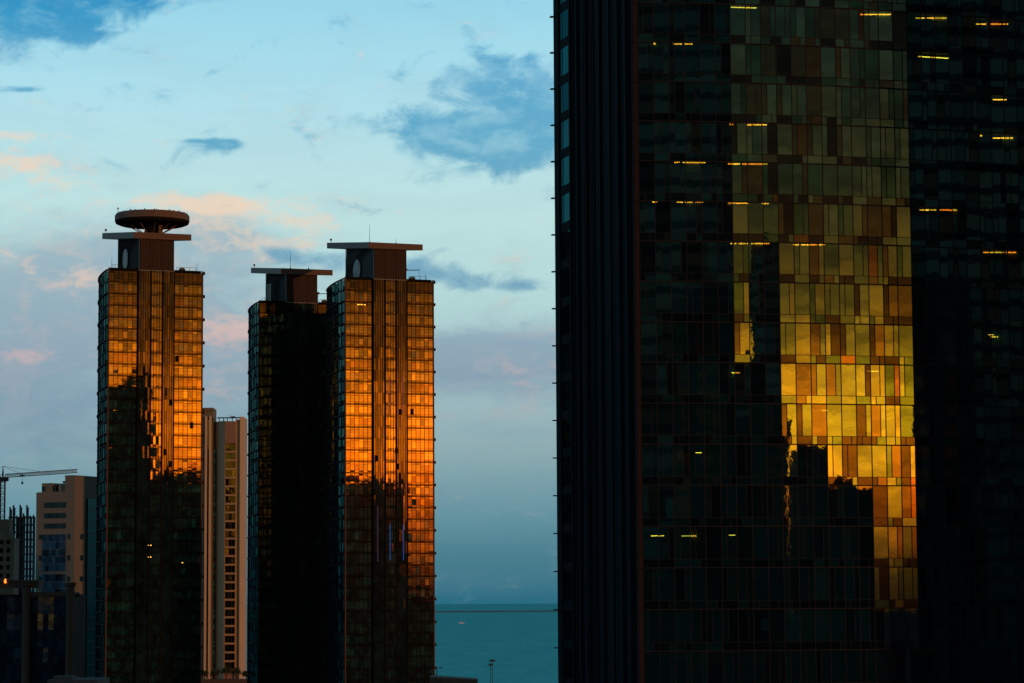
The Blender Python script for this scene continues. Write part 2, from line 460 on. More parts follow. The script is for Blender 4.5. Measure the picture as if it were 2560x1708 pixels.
def make_tower():
    t = thing('glass_tower', '', 'tower')
    plan = [(0.2, .25)] + [(WID - .2, .25), (WID - .2, 38), (22, 43), (12, 43.5)] + [(x + .25, y) for x, y in reversed(SIDE[1:])]
    mb = MB(); mb.prism(plan, 0, ZR - .25); mb.build('body', M['tbody'], t)
    # base cladding
    mb = MB(); mb.box(0, -.1, 0, WID, .22, ZB - .05); mb.build('base_wall', M['bzdark'], t)
    bands = [('window', 0.35, 8.45, 6, -.05), ('window', 19.75, WID - .35, 6, -.05)]
    for name, x0, x1, n, y in bands:
        for f in range(NF):
            z = ZB + f * FH
            mb = MB(); w = (x1 - x0) / n
            tint = random.choice([0, 0, 1, 2, 2, 4])
            for i in range(n):
                k = tint if random.random() < .5 else random.choice([0, 0, 1, 2, 2, 3, 4])
                k2 = k if random.random() < .6 else random.choice([0, 1, 2, 4])
                X0, X1 = x0 + i * w + .04, x0 + (i + 1) * w - .04
                pane(mb, X0, z + .62, X1, z + 2.42, y, k)
                pane(mb, X0, z + 2.5, X1, z + 2.98, y, k2)
            for i in range(n):
                X0, X1 = x0 + i * w + .04, x0 + (i + 1) * w - .04
                pane(mb, X0, z + .18, X1, z + .55, y, random.choice([0, 1, 4])); pane(mb, X0, z - .14, X1, z + .09, y, 5)
                pane(mb, X0, z + 3.0, X1, z + FH - .31, y, 5)
            if f == NF - 1: mb.m = [5] * len(mb.m)
            mb.build(name, M['bz'] + [M['bzdark']], t)
    # bay, projecting
    strips = [(8.75, 12.35, 5, 'bay'), (12.55, 15.85, 4, 'bz'), (16.05, 19.45, 5, 'bay')]
    yb = -.75
    mats = M['bay'] + M['bz']
    for f in range(NF):
        z = ZB + f * FH
        mb = MB()
        for x0, x1, n, kind in strips:
            w = (x1 - x0) / n
            for i in range(n):
                X0, X1 = x0 + i * w + .05, x0 + (i + 1) * w - .05
                if kind == 'bay':
                    pane(mb, X0, z, X1, z + FH - .04, yb, random.choice([0, 0, 1, 2]))
                else:
                    pane(mb, X0, z + .5, X1, z + 2.9, yb, 3 + random.choice([0, 0, 1, 2, 2]))
                    pane(mb, X0, z + 2.98, X1, z + FH, yb, random.choice([0, 1]))
                    pane(mb, X0, z + .02, X1, z + .42, yb, random.choice([0, 1, 3]))
        mb.build('bay_window', mats, t)
    mb = MB(); mb.box(8.55, yb + .06, 0, 19.65, .3, ZR - .1); mb.build('bay_body', M['tbody'], t)
    # frame: floor bands, thin transoms, mullions
    mb = MB()
    for x0, x1 in ((.3, 8.5), (19.7, WID - .3)):
        n = 6; w = (x1 - x0) / n
        for f in range(NF + 1):
            z = ZB + f * FH
            mb.box(x0, -.3, z - .30, x1, .2, z - .16)
            mb.box(x0, -.16, z + .10, x1, .1, z + .17)
            if f < NF: mb.box(x0, -.12, z + .56, x1, .1, z + .62); mb.box(x0, -.10, z + 1.7, x1, .1, z + 1.73)
            if f < NF:
                mb.box(x0, -.12, z + 2.42, x1, .1, z + 2.5)
        for i in range(n + 1):
            mb.box(x0 + i * w - .05, -.17, ZB, x0 + i * w + .05, .1, ZR - .4)
    for x0, x1, n, kind in strips:
        w = (x1 - x0) / n
        for i in range(n + 1):
            r = .11 if i in (0, n) else .06
            mb.box(x0 + i * w - r, yb - (.35 if i in (0, n) else .14), ZB - 4, x0 + i * w + r, yb + .03, ZR + (.0))
        if kind == 'bz':
            for f in range(NF):
                z = ZB + f * FH
                mb.box(x0, yb - .12, z - .06 + .0, x1, yb + .02, z + .02)
                mb.box(x0, yb - .1, z + .42, x1, yb + .02, z + .5)
    mb.build('facade_frame', M['tframe'], t)
    mb = MB()
    mb.box(-.05, -.3, 0, .3, .2, ZR + .5); mb.box(WID - .3, -.3, 0, WID + .05, .2, ZR + .5)
    mb.build('corner_trim', M['edge'], t)
    # curved flank: staggered panes, floor fins
    for f in range(NF):
        z = ZB + f * FH
        mb = MB()
        for i in range(len(SIDE) - 1):
            (xa, ya), (xb, yb2) = SIDE[i], SIDE[i + 1]
            ns = 3
            cuts = [0] + sorted(random.uniform(.15, .85) for _ in range(ns - 1)) + [1]
            for k in range(ns):
                a, b_ = cuts[k], cuts[k + 1]
                if b_ - a < .08: continue
                pa = (xa + (xb - xa) * a, ya + (yb2 - ya) * a + .04); pb = (xa + (xb - xa) * b_, ya + (yb2 - ya) * b_ - .04)
                up = f % 2
                z0 = z + (.3 if random.random() < .6 else 1.1)
                z1 = z + FH - (.5 if random.random() < .6 else .1)
                o = random.gauss(0, .004)
                mb.poly([(pb[0] - .02 + o, pb[1], z0), (pa[0] - .02 - o, pa[1], z0), (pa[0] - .02 - o, pa[1], z1), (pb[0] - .02 + o, pb[1], z1)],
                        random.choice([0, 0, 1, 1, 2, 3]))
        mb.build('flank_window', M['side'], t)
    mb = MB()
    for f in range(NF + 1):
        z = ZB + f * FH
        pr = .42 if f % 2 else .2
        for i in range(len(SIDE) - 1):
            (xa, ya), (xb, yb2) = SIDE[i], SIDE[i + 1]
            mb.prism([(xa - pr, ya), (xa + .3, ya), (xb + .3, yb2), (xb - pr, yb2)], z - .12, z + .12)
    for i in range(len(SIDE) - 1):
        x, y = SIDE[i]
        mb.box(x - .14, y - .08, 0, x + .2, y + .08, ZR)
    # balcony fin at the right corner every second floor
    for f in range(1, NF + 1, 2):
        z = ZB + f * FH
        mb.box(WID + .05, .3, z - .5, WID + .75, 1.6, z + .35)
    for f in range(NF + 1):
        z = ZB + f * FH
        mb.box(WID - .05, .5, z - .1, WID + .25, 12, z + .08)
    mb.build('floor_fin', M['tframe'], t)
    # roof parapet
    mb = MB(); mb.prism([(.3, .6), (WID - .4, .6), (WID - .4, 1.0), (.3, 1.0)], ZR - .3, ZR + .6)
    mb.build('parapet', M['tframe'], t)
    # penthouse shaft under the wing roof
    HS = 9.2
    rise = lambda y: 5.3 * (y + 1.7) / 43.
    sx0, sx1, sy0, sy1 = 8.9, 19.3, -.7, 28.6
    base = [(sx0, sy0), (sx1, sy0), (sx1, sy1), (sx0, sy1)]
    top = [(sx0, sy0), (sx1, sy0), (sx1, sy1 - 1.2), (sx0 + .2, sy1 - 1.2)]
    mb = MB(); mb.prism(base, ZR - .1, ZR + HS, 0, top, [ZR + HS + rise(y) for x, y in top])
    mb.m[-6 + 3] = 1
    mb.m = [0, 0, 0, 1, 0, 0]
    sh = mb.build('shaft', [M['shaft'], M['shaftside']], t)
    mb = MB()
    for i in range(14):
        x = sx0 + .3 + i * (sx1 - sx0 - .6) / 13
        r = .12 if i in (0, 4, 9, 13) else .05
        mb.box(x - r, sy0 - .1, ZR, x + r, sy0 + .05, ZR + HS)
    for i in range(40):
        y = sy0 + .8 + i * .7
        mb.box(sx0 - .08, y, ZR, sx0 + .05, y + .12, ZR + HS + rise(y) - .1)
    mb.build('cladding_rib', M['rib'], t)
    mb = MB(); mb.box(8.6, -.95, ZR - .1, 19.5, -.72, ZR + .12); mb.build('sill', M['sign'], t)
    # wing roof slab, tilted up to the back
    z0 = ZR + HS
    sl_ = [(7.0, -1.7), (24.2, -1.7), (24.2, 30), (18, 41.3), (7.0, 41.3)]
    mb = MB(); n = len(sl_); k = len(mb.v)
    mb.v += [(x, y, z0 + rise(y)) for x, y in sl_] + [(x, y, z0 + 1.85 + rise(y)) for x, y in sl_]
    for i in range(n):
        j = (i + 1) % n; mb.f.append((i, j, n + j, n + i)); mb.m.append(0)
    mb.f.append(tuple(reversed(range(n)))); mb.m.append(1)
    mb.f.append(tuple(range(n, 2 * n))); mb.m.append(0)
    mb.build('wing_roof', [M['slab'], M['rib']], t)
    mb = MB()
    for i in range(9):
        x = 1.2 + i * .85 if i < 5 else 20.5 + (i - 5) * 1.9
        mb.bar((x, .8, ZR + .5), (x, .8, ZR + 1.5), .05)
    mb.bar((1.2, .8, ZR + 1.5), (4.6, .8, ZR + 1.5), .05); mb.bar((20.5, .8, ZR + 1.5), (26.2, .8, ZR + 1.5), .05)
    mb.build('guard_rail', M['metal'], t)
    for x, y, w, h in ((22.5, 5, 1.6, 1.7), (24.6, 9, 1.2, 1.2)):
        mb = MB(); mb.box(x, y, ZR - .2, x + w, y + 1.5, ZR + h); mb.box(x + .2, y + .2, ZR + h, x + w - .2, y + 1.3, ZR + h + .25); mb.build('roof_unit', M['shaftside'], t)
    # small things on the roof edge
    mb = MB(); x, y = 7.5, 38.5; z = z0 + 1.85 + rise(y)
    mb.bar((x, y, z), (x, y, z + .7), .08); mb.lathe(x, y, [(.1, z + .6), (.38, z + .8), (.38, z + 1.1), (.1, z + 1.3)], 10)
    mb.build('roof_camera', M['metal'], t)
    return t


proto = make_tower()


def put_tower(o, px, Y, label):
    p = P(px, 1400, Y)
    o.location = (p.x, p.y, 0); o.rotation_euler = (0, 0, TAU)
    o['label'] = label; o['group'] = 'bronze glass towers with wing roofs'
    return o


tA = put_tower(proto, 265, 775, 'bronze glass tower crowned by a round saucer disc')
tB = put_tower(copy_tree(proto), 645, 862, 'almost black glass tower in shade between the two golden ones')
tC = put_tower(copy_tree(proto), 862, 800, 'bright orange bronze tower beside the open sea, without a disc')
tB.rotation_euler.z = R(18.8)

RISE = lambda y: 5.3 * (y + 1.7) / 43.
ZS = ZR + 9.2 + 1.85
# saucer disc on tower A
cx, cy = 14.6, 7.5
zs = ZS + RISE(cy)
zd0, zd1 = 162.0, 165.4
mb = MB()
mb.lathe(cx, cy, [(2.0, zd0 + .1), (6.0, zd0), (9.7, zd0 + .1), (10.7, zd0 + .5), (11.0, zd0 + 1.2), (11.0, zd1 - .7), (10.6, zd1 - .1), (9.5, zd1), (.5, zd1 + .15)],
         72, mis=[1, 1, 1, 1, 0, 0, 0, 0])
disc = mb.build('saucer_disc', [M['disc'], M['discunder']], tA)
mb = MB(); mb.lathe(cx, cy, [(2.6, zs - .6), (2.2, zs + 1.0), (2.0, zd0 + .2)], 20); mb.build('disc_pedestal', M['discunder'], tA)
for k in range(10):
    a = 2 * math.pi * k / 10 + .2
    mb = MB(); mb.bar((cx + 2.4 * math.cos(a), cy + 2.4 * math.sin(a), zs - .4), (cx + 7.4 * math.cos(a), cy + 7.4 * math.sin(a), zd0 + .05), .16)
    mb.build('strut', M['disc'], tA)
mb = MB(); mb.box(cx + 1.2, cy - 3.4, zs - .3, cx + 2.4, cy - 2.4, zd0 + .1); mb.build('disc_post', M['disc'], tA)
mb = MB()
for k in range(26):
    a = 2 * math.pi * k / 26 + random.random() * .2
    mb.box(cx + 10 * math.cos(a) - .15, cy + 10 * math.sin(a) - .15, zd1 - .1, cx + 10 * math.cos(a) + .15, cy + 10 * math.sin(a) + .15, zd1 + .1 + random.random() * .25)
mb.bar((cx - 10.2, cy + .5, zd1 - .4), (cx - 10.2, cy + .5, zd1 + 1.6), .07); mb.box(cx - 10.4, cy + .3, zd1 + 1.1, cx - 10.0, cy + .7, zd1 + 1.5)
mb.build('railing_lamp', M['metal'], tA)


def face_disc(tower, y, z, r, name='round_sign'):
    mb = MB(); n = 36
    xx = 8.6
    for q in (0, 1):
        mb.v += [(xx - .25 * q, y + r * math.cos(2 * math.pi * i / n), z + r * math.sin(2 * math.pi * i / n)) for i in range(n)]
    mb.f.append(tuple(range(n, 2 * n))); mb.m.append(0)
    for i in range(n):
        j = (i + 1) % n; mb.f.append((i, j, n + j, n + i)); mb.m.append(0)
    for i in range(5):
        zz = z - r + (i + 1) * r / 3
        hw = math.sqrt(max(0, r * r - (zz - z) ** 2))
        mb.box(xx - .3, y - hw, zz - .04, xx - .26, y + hw, zz + .04)
    return mb.build(name, M['sign'], tower)


face_disc(tC, 14.8, ZR + 4.3, 3.5)
face_disc(tA, 15.5, ZR + 5.0, 3.2)
# louvred box on tower B's shaft
mb = MB()
for k in range(9): mb.box(7.0, 11.5, ZR + 2.2 + k * .55, 8.9, 18.5, ZR + 2.5 + k * .55)
mb.box(6.7, 11.2, ZR + 1.8, 8.9, 18.8, ZR + 2.15); mb.box(6.7, 11.2, ZR + 7.1, 8.9, 18.8, ZR + 7.5)
mb.box(6.6, 11.0, ZR + 1.8, 8.9, 11.6, ZR + 7.5)
mb.build('louvre_box', M['shaftside'], tB)
# aerials
for tw, x, y, h in ((tB, 14, 14, 6.0), (tC, 13, 16, 6.0), (tC, 19.5, 10, 1.6), (tB, 17, 2, 1.0), (tA, 1.5, 2.5, 4.), (tA, 27, 2.5, 3.2), (tC, 26.5, 2.5, 3.0)):
    onroof = x < 24 and x > 7
    z = ZS + RISE(y) - .05 if onroof else ZR - .2
    mb = MB(); mb.bar((x, y, z), (x, y, z + h), .09, r2=.035); mb.box(x - .2, y - .2, z, x + .2, y + .2, z + .35); mb.build('aerial', M['metal'], tw)
# cleaning davits on the roofs of B and C
for tw in (tB, tC):
    x = 21.2; y = 6
    mb = MB(); mb.bar((x, y, ZR - .2), (x, y, ZR + 4.2), .14); mb.bar((x - 1.2, y, ZR + 3.9), (x + 4.6, y, ZR + 4.2), .13)
    mb.box(x - .8, y - .4, ZR + 3.8, x + .5, y + .4, ZR + 4.5); mb.bar((x + 4.5, y, ZR + 4.1), (x + 4.5, y, ZR - .2), .045)
    mb.build('davit', M['metal'], tw)
# blue light strips in the bay of tower C
for x, z0_, z1_, mm in ((10.0, 62.5, 79, "bluedim"), (13.9, 63, 73.7, "blue"), (18.1, 63, 73.7, "blue"), (13.9, 107, 118, 'bluedim'), (18.1, 107, 118, 'bluedim')):
    mb = MB(); mb.box(x - .06, -.98, z0_, x + .06, -.9, z1_); mb.build('light_strip', M[mm], tC)
# a few opened (black) windows
for tw, lst in ((tC, [(17.2, 106.6), (16.0, 95), (16.4, 90.2), (9.6, 92.5), (21.2, 106.8)]), (tA, [(17.0, 93.5), (18.6, 90), (25, 101.5), (20.5, 121), (18.6, 108)])):
    for x, z in lst:
        mb = MB(); yy = -.92 if 8.7 < x < 19.5 else -.3
        mb.poly([(x - .45, yy, z), (x + .45, yy, z), (x + .45, yy + .14, z + 1.7), (x - .45, yy + .14, z + 1.7)]); mb.box(x - .5, yy + .1, z - .05, x + .5, yy + .18, z + 1.8)
        mb.build('open_vent', M['tbody'], tw)
# small amber lights low on tower A and lit ceilings high on C
for tw, x, z, w in ((tA, 12.6, 67.2, 1.0), (tA, 12.6, 63.8, 1.0), (tA, 22.5, 62.2, .4), (tC, 4.2, 139.6, .7), (tC, 5.2, 139.6, .6), (tC, 6.2, 139.6, .5)):
    yy = -.9 if 8.7 < x < 19.5 else -.22
    mb = MB(); mb.box(x - w / 2, yy, z, x + w / 2, yy + .05, z + .14); mb.build('room_lamp', M['amber2'], tw)

# ------------------------------------------------------------------ the large right-hand tower
near = thing('curtain_wall_tower', 'huge dark tower filling the right side, mosaic of gold and green panes', 'tower')
W0 = 1.545
H0 = 3.978
Z0 = 45.29
K0, K1 = -11, 21
ZK = lambda k: Z0 + 4.013 * k - .0022 * k * k
NM = 42
pts = []
X, Y = 12.55, 260.0
tau = R(4.3); dk = .44 * math.pi / 180
for i in range(NM + 1):
    pts.append((X, Y, tau))
    tm = tau + dk * W0 / 2
    X += W0 * math.cos(tm); Y += W0 * math.sin(tm); tau += dk * W0


def nlocal(i):
    (x0, y0, _), (x1, y1, _) = pts[i], pts[i + 1]
    t = Vector((x1 - x0, y1 - y0)); L = t.length; t /= L
    n = Vector((t.y, -t.x))
    return Vector((x0, y0)), t, n, L


def gquad(mb, i, a, b, z0, z1, off, mi, sg=0.):
    o, t, n, L = nlocal(i)
    ta = random.gauss(0, sg); tb = random.gauss(0, sg)
    ac = (a + b) / 2; zc = (z0 + z1) / 2
    q = []
    for s_, z in ((a, z0), (b, z0), (b, z1), (a, z1)):
        p = o + t * s_ + n * (off + ta * (s_ - ac) + tb * (z - zc)); q.append((p.x, p.y, z))
    mb.poly(q, mi)


def gbox(mb, i, a, b, z0, z1, off0, off1, mi=0):
    o, t, n, L = nlocal(i)
    base = [o + t * a + n * off1, o + t * b + n * off1, o + t * b + n * off0, o + t * a + n * off0]
    mb.prism([(p.x, p.y) for p in base], z0, z1, mi)


T = dict(trans=(.10, .13, .11))
PG = [glass('pane_pale_green', (.33, .32, .22), (.001, .013, .022), .012, .17, .6, trans=(.12, .18, .16)),
      glass('pane_green', (.23, .24, .17), (.001, .009, .017), .012, .17, .6, trans=(.09, .13, .12)),
      glass('pane_brown', (.26, .15, .09), (.001, .006, .011), .012, .17, .6, trans=(.08, .07, .06)),
      glass('pane_dark_green', (.15, .19, .12), (.001, .011, .015), .012, .17, .6, trans=(.05, .09, .07)),
      glass('pane_dark_brown', (.095, .055, .045), (.001, .004, .008), .012, .17, .6, trans=(.04, .04, .04)),
      glass('pane_yellow', (.41, .34, .20), (.001, .010, .018), .012, .17, .6, trans=(.10, .12, .1)),
      glass('pane_copper', (.38, .15, .06), (.001, .005, .009), .012, .17, .6, trans=(.08, .05, .04))]
sp_frame = MB()
rest = MB()
mull = MB()
ncount = 0
for k in range(K0, K1):
    zb, zt = ZK(k), ZK(k + 1)
    # heavy floor line
    for i in range(NM):
        L = nlocal(i)[3]
        gbox(mull, i, 0, L, zb - .06, zb + .05, -.05, .13)
        gbox(mull, i, 0, L, zb + .80, zb + .85, -.02, .05)
    for i in range(NM):
        L = nlocal(i)[3]
        gbox(mull, i, -.035, .035, zb + .05, zt - .06, -.02, .06)
        # vision zone split
        r = random.random()
        cuts = [0, L] if r < .38 else ([0, L * .36, L] if r < .7 else [0, L * .64, L])
        r2 = random.random()
        cuts2 = [0, L] if r2 < .6 else ([0, L * .36, L] if r2 < .8 else [0, L * .64, L])
        tint = lambda: random.choices(range(7), [20, 24, 20, 9, 9, 14, 4])[0]
        tint2 = lambda: random.choices(range(7), [14, 14, 8, 14, 42, 6, 2])[0]
        special = (6 <= i <= 18) and (3 <= k <= 10) and ncount < 98
        mbv = MB() if special else rest
        for a, b_ in zip(cuts, cuts[1:]):
            gquad(mbv, i, a + .035, b_ - .035, zb + .85, zt - .06, 0, tint(), .0007)
            if a > 0: gbox(mull, i, a - .03, a + .03, zb + .85, zt - .06, -.02, .05)
        for a, b_ in zip(cuts2, cuts2[1:]):
            gquad(mbv, i, a + .035, b_ - .035, zb + .05, zb + .80, 0, tint2(), .0007)
            if a > 0: gbox(mull, i, a - .03, a + .03, zb + .05, zb + .80, -.02, .05)
        if special:
            mbv.build('window', PG, near); ncount += 1
tag(rest.build('window_wall', PG, near), kind='stuff')
M['mull'] = matte('mullion_metal', (.016, .018, .023), .5, .1, spec=.02)
mull.build('mullion_grid', M['mull'], near)

ZT, ZBt = ZK(K1), 0
# interior: core wall and floor slabs, ceilings
M['core'] = matte('inner_wall', (.05, .06, .06), .8, .3, .3)
inner = [(p[0] - 5.0 * -math.sin(p[2]) * 1.0, p[1] + 5.5 * math.cos(p[2])) for p in pts]
FL0 = Vector((11.75, 260.5)); FL1 = Vector((4.75, 284.2))
core_poly = inner + [(inner[-1][0] + 2, inner[-1][1] + 20), (12, 292)]
mb = MB(); mb.prism(core_poly, 0, ZT); mb.build('core_wall', M['core'], near)
outer = [(p[0] + .2 * -math.sin(p[2]) * 1.0, p[1] + .18 * math.cos(p[2])) for p in pts]
for k in range(K0, K1 + 1):
    z = ZK(k)
    mb = MB()
    mb.prism([(x, y) for x, y in outer] + [(x, y) for x, y in reversed(inner)], z - .02, z + .5)
    mb.build('floor_slab', M['core'], near)
mb = MB()
for k in range(K0, K1):         # blinds and curtains behind some panes
    z = ZK(k)
    for i in range(NM):
        if random.random() < .22:
            o, t, n, L = nlocal(i)
            dd = -.45
            drop = random.choice([.9, 1.4, 3.0, 3.0])
            m_i = random.choice([0, 1, 2])
            q = 16
            for j in range(q):
                a, b_ = L * j / q, L * (j + 1) / q
                p = o + t * a + n * (dd - .05 * (j % 2)); p2 = o + t * b_ + n * (dd - .05 * ((j + 1) % 2))
                mb.poly([(p.x, p.y, z + H0 - .1 - drop), (p2.x, p2.y, z + H0 - .1 - drop), (p2.x, p2.y, z + H0 - .1), (p.x, p.y, z + H0 - .1)], m_i)
mb.build('blind', [matte('blind_grey', (.25, .3, .3), .8, .1), matte('blind_teal', (.12, .25, .25), .8, .1), matte('blind_brown', (.2, .13, .1), .8, .1)], near)
mb = MB(); mb.prism([(12.2, 262), (pts[-1][0], pts[-1][1]), (pts[-1][0] + 3, pts[-1][1] + 18), (12, 292), (5.2, 284.4)], ZT, ZT + .6)
mb.build('roof', M['tbody'], near)
mb = MB()
(xe, ye, te) = pts[-1]
mb.prism([(xe, ye), (xe + 1, ye - .2), (xe + 4, ye + 18), (xe + 2.5, ye + 18)], 0, ZT); mb.build('end_wall', M['tbody'], near)

# corner column
M['cornercol'] = matte('corner_column_metal', (.022, .017, .018), .6, .15, spec=.03)
mb = MB(); mb.lathe(12.25, 260.25, [(.36, 0), (.36, ZT)], 20)
for k in range(K0, K1):
    z = ZK(k)
    mb.lathe(12.25, 260.25, [(.37, z - .07), (.47, z - .05), (.47, z + .05), (.37, z + .07)], 20)
mb.build('corner_column', M['cornercol'], near, smooth=False)

# fluted flank
fd = (FL1 - FL0); FLn = fd.length; ft = fd / FLn; fn = Vector((-ft.y, ft.x))
if fn.x > 0: fn = -fn


def fpt(s_, off): return FL0 + ft * s_ + fn * off


def fbox(mb, s0, s1, z0, z1, o0, o1, mi=0):
    b = [fpt(s0, o1), fpt(s0, o0), fpt(s1, o0), fpt(s1, o1)]
    mb.prism([(p.x, p.y) for p in b], z0, z1, mi)


M['flute'] = [matte('flank_metal_dark', (.002, .007, .010), .7, .15, spec=.02), matte('flank_metal_blue', (.003, .010, .014), .7, .15, spec=.02),
              matte('flank_metal_teal', (.004, .014, .019), .7, .15, spec=.02)]
mb = MB()
fbox(mb, 0, FLn * .775, 0, ZT, -.3, 0, 0)
s_ = .4
while s_ < FLn * .77:
    w = random.choice([.35, .5, .8, 1.1])
    fbox(mb, s_, min(s_ + w, FLn * .77), 0, ZT, -.01, random.choice([.08, .16, .25, .34]), random.choice([0, 0, 1, 1, 2]))
    s_ += w + random.choice([.15, .3, .5])
fbox(mb, FLn * .935, FLn, 0, ZT, -.4, .1, 0)
mb.build('fluted_panel', M['flute'], near)
M['fwin'] = [glass('flank_window_teal', (.010, .065, .08), (.001, .008, .011), wav=.5), glass('flank_window_dark', (.006, .04, .05), (.001, .006, .009), wav=.5)]
for k in range(K0, K1):
    z = ZK(k)
    mb = MB()
    for a, b_, mi in ((.782, .885, random.choice([0, 0, 1])), (.892, .93, 1)):
        p, p2 = fpt(FLn * a, -.05), fpt(FLn * b_, -.05)
        mb.poly([(p2.x, p2.y, z + .95), (p.x, p.y, z + .95), (p.x, p.y, z + 3.9), (p2.x, p2.y, z + 3.9)], mi)
    mb.build('flank_window', M['fwin'], near)
    mb = MB(); fbox(mb, FLn * .775, FLn * .935, z - .05, z + .9, -.2, 0, 0); mb.build('flank_spandrel', M['flute'], near)
    mb = MB(); fbox(mb, FLn * .99, FLn * 1.01, z - .07, z + .05, .1, .46, 0); mb.build('edge_fin', M['flute'], near)
mb = MB(); fbox(mb, FLn * .77, FLn * .99, 0, ZT, -.9, -.5, 0); mb.build('flank_backing', M['flute'], near)

# lit ceiling strips: (x0, x1, y, style)
STR = [(1828, 1891, 18, 't'), (1626, 1640, 109, 'd'), (1684, 1732, 110, 'd'), (1819, 1834, 311, 'd'), (1868, 1918, 312, 'd'), (1686, 1765, 406, 'd'),
       (1820, 1921, 410, 'd'), (1631, 1651, 505, 'd'), (1687, 1759, 505, 'd'), (1820, 1872, 508, 'd'), (1904, 1923, 509, 'd'), (1826, 1924, 609, 'd'),
       (1983, 2063, 612, 'd'), (2151, 2228, 36, 'd'), (2290, 2368, 45, 'd'), (2440, 2521, 60, 'd'), (2296, 2374, 141, 't'), (2483, 2517, 249, 'd'),
       (2451, 2456, 339, 'd'), (2483, 2533, 345, 'd'), (2300, 2395, 525, 'd'), (2459, 2541, 631, 'd'), (2478, 2495, 842, 't'), (2472, 2484, 837, 't'),
       (1830, 1850, 932, 't'), (1740, 1754, 1132, 't'), (1628, 1660, 1340, 't'), (1704, 1742, 1340, 't'), (1823, 1838, 1338, 't'), (2170, 2196, 928, 't'), (2055, 2070, 1026, 't')]


def at_facade(x, y, back=.0):
    """where the view direction meets the curved facade, moved back behind the glass"""
    d = ray(x, y)
    for i in range(NM):
        o, t, n, L = nlocal(i)
        o2 = o - n * back
        # solve cam + d*s on line
        den = d.x * n.x + d.y * n.y
        s_ = (o2.x * n.x + o2.y * n.y) / den
        px_, py_ = d.x * s_, d.y * s_
        a = (px_ - o2.x) * t.x + (py_ - o2.y) * t.y
        if -.001 <= a <= L + .03: return Vector((px_, py_, CAMZ + d.z * s_)), t, n
    return None


for x0, x1, y, st in STR:
    mb = MB()
    A = at_facade(x0, y, .35); B = at_facade(x1, y, .35)
    pa, pb = A[0], B[0]
    z = pa.z
    k = round((z - Z0) / H0)
    L = (pb - pa).length
    n_ = max(1, int(L / .2)) if st == 'd' else 1
    for j in range(n_):
        if st == 'd' and random.random() < .08: continue
        u0, u1 = (j + .12) / n_, (j + .86) / n_
        if st == 't': u0, u1 = 0., 1.
        a = pa.lerp(pb, u0); b_ = pa.lerp(pb, u1)
        z = a.z; hh = .035 if st == 't' else .055 * random.uniform(.6, 1.2)
        nn = A[2]
        mb.prism([(a.x, a.y), (b_.x, b_.y), (b_.x - nn.x * .12, b_.y - nn.y * .12), (a.x - nn.x * .12, a.y - nn.y * .12)], z - hh, z + hh)
    mb.build('ceiling_lamp', M['amber'] if st == 'd' else M['yellow'], near)
for x, y, w, h in ((1912, 1562, 9, 15), (1676, 1270, 11, 24)):
    A = at_facade(x - w, y, .5); B = at_facade(x + w, y, .5)
    a, b_ = A[0], B[0]; hz = h / FPX * 262
    mb = MB(); mb.prism([(a.x, a.y), (b_.x, b_.y), (b_.x, b_.y + .1), (a.x, a.y + .1)], a.z - hz, a.z + hz); mb.build('lit_screen', M['screen'], near)
for x, y, w in ((1425, 41, 6), (1436, 679, 5)):
    p = P(x, y, 281.6); mb = MB(); mb.box(p.x - w / FPX * 281, p.y - .9, p.z - .08, p.x + w / FPX * 281, p.y - .8, p.z + .08); mb.build('ceiling_lamp', M['amber'], near)

# ------------------------------------------------------------------ towers across the street, seen as dark shapes mirrored in the glass
M['far'] = [matte('far_tower_wall', (.008, .012, .013), .8, .2, spec=0), glass('far_tower_glass', (.012, .02, .022), (.004, .009, .010), wav=.5)]


def far_tower(label, blocks, group=None):
    """blocks: ((x,y) and (x,y) of the near edge, height, depth)"""
    (ax, ay), (bx_, by_), h, d = blocks[0]
    t = thing('mirrored_tower', label, 'tower', (ax, ay, 0), 0, group)
    for (x0, y0), (x1, y1), h, d in blocks:
        a = Vector((x0 - ax, y0 - ay)); b = Vector((x1 - ax, y1 - ay)); u = (b - a).normalized(); n = Vector((u.y, -u.x))
        L = (b - a).length
        q = lambda s_, o: (a.x + u.x * s_ - n.x * o, a.y + u.y * s_ - n.y * o)
        far_n = -1 if far_sign(x0, y0, x1, y1) else 1
        q = lambda s_, o: (a.x + u.x * s_ + n.x * o * far_n, a.y + u.y * s_ + n.y * o * far_n)
        rect = lambda s0, s1, o0, o1: [q(s0, o0), q(s1, o0), q(s1, o1), q(s0, o1)] if far_n < 0 else [q(s0, o0), q(s0, o1), q(s1, o1), q(s1, o0)]
        mb = MB(); mb.prism(rect(0, L, 0, d), 0, h); mb.build('wall', M['far'][0], t)
        mb = MB()
        k = 0
        while 6 + k * 4 < h - 4:
            z = 6 + k * 4
            mb.prism(rect(.8, L - .8, -.06, d + .06), z, z + 2.6, 0); mb.prism(rect(-.06, L + .06, 1.2, d - 1.2), z, z + 2.6, 0)
            k += 1
        mb.build('window_band', M['far'][1], t)
        mb = MB()
        mb.prism(rect(L * .3, L * .62, d * .2, d * .6), h, h + min(3, L * .12)); mb.prism(rect(L * .7, L * .74, d * .3, d * .34), h, h + 3.0)
        mb.build('roof_plant', M['far'][0], t)
    return t


def far_sign(x0, y0, x1, y1):
    # the block extends away from the glass facades (towards +x, -y)
    u = Vector((x1 - x0, y1 - y0)).normalized(); n = Vector((u.y, -u.x))
    return n.dot(Vector((.6, -.8))) < 0


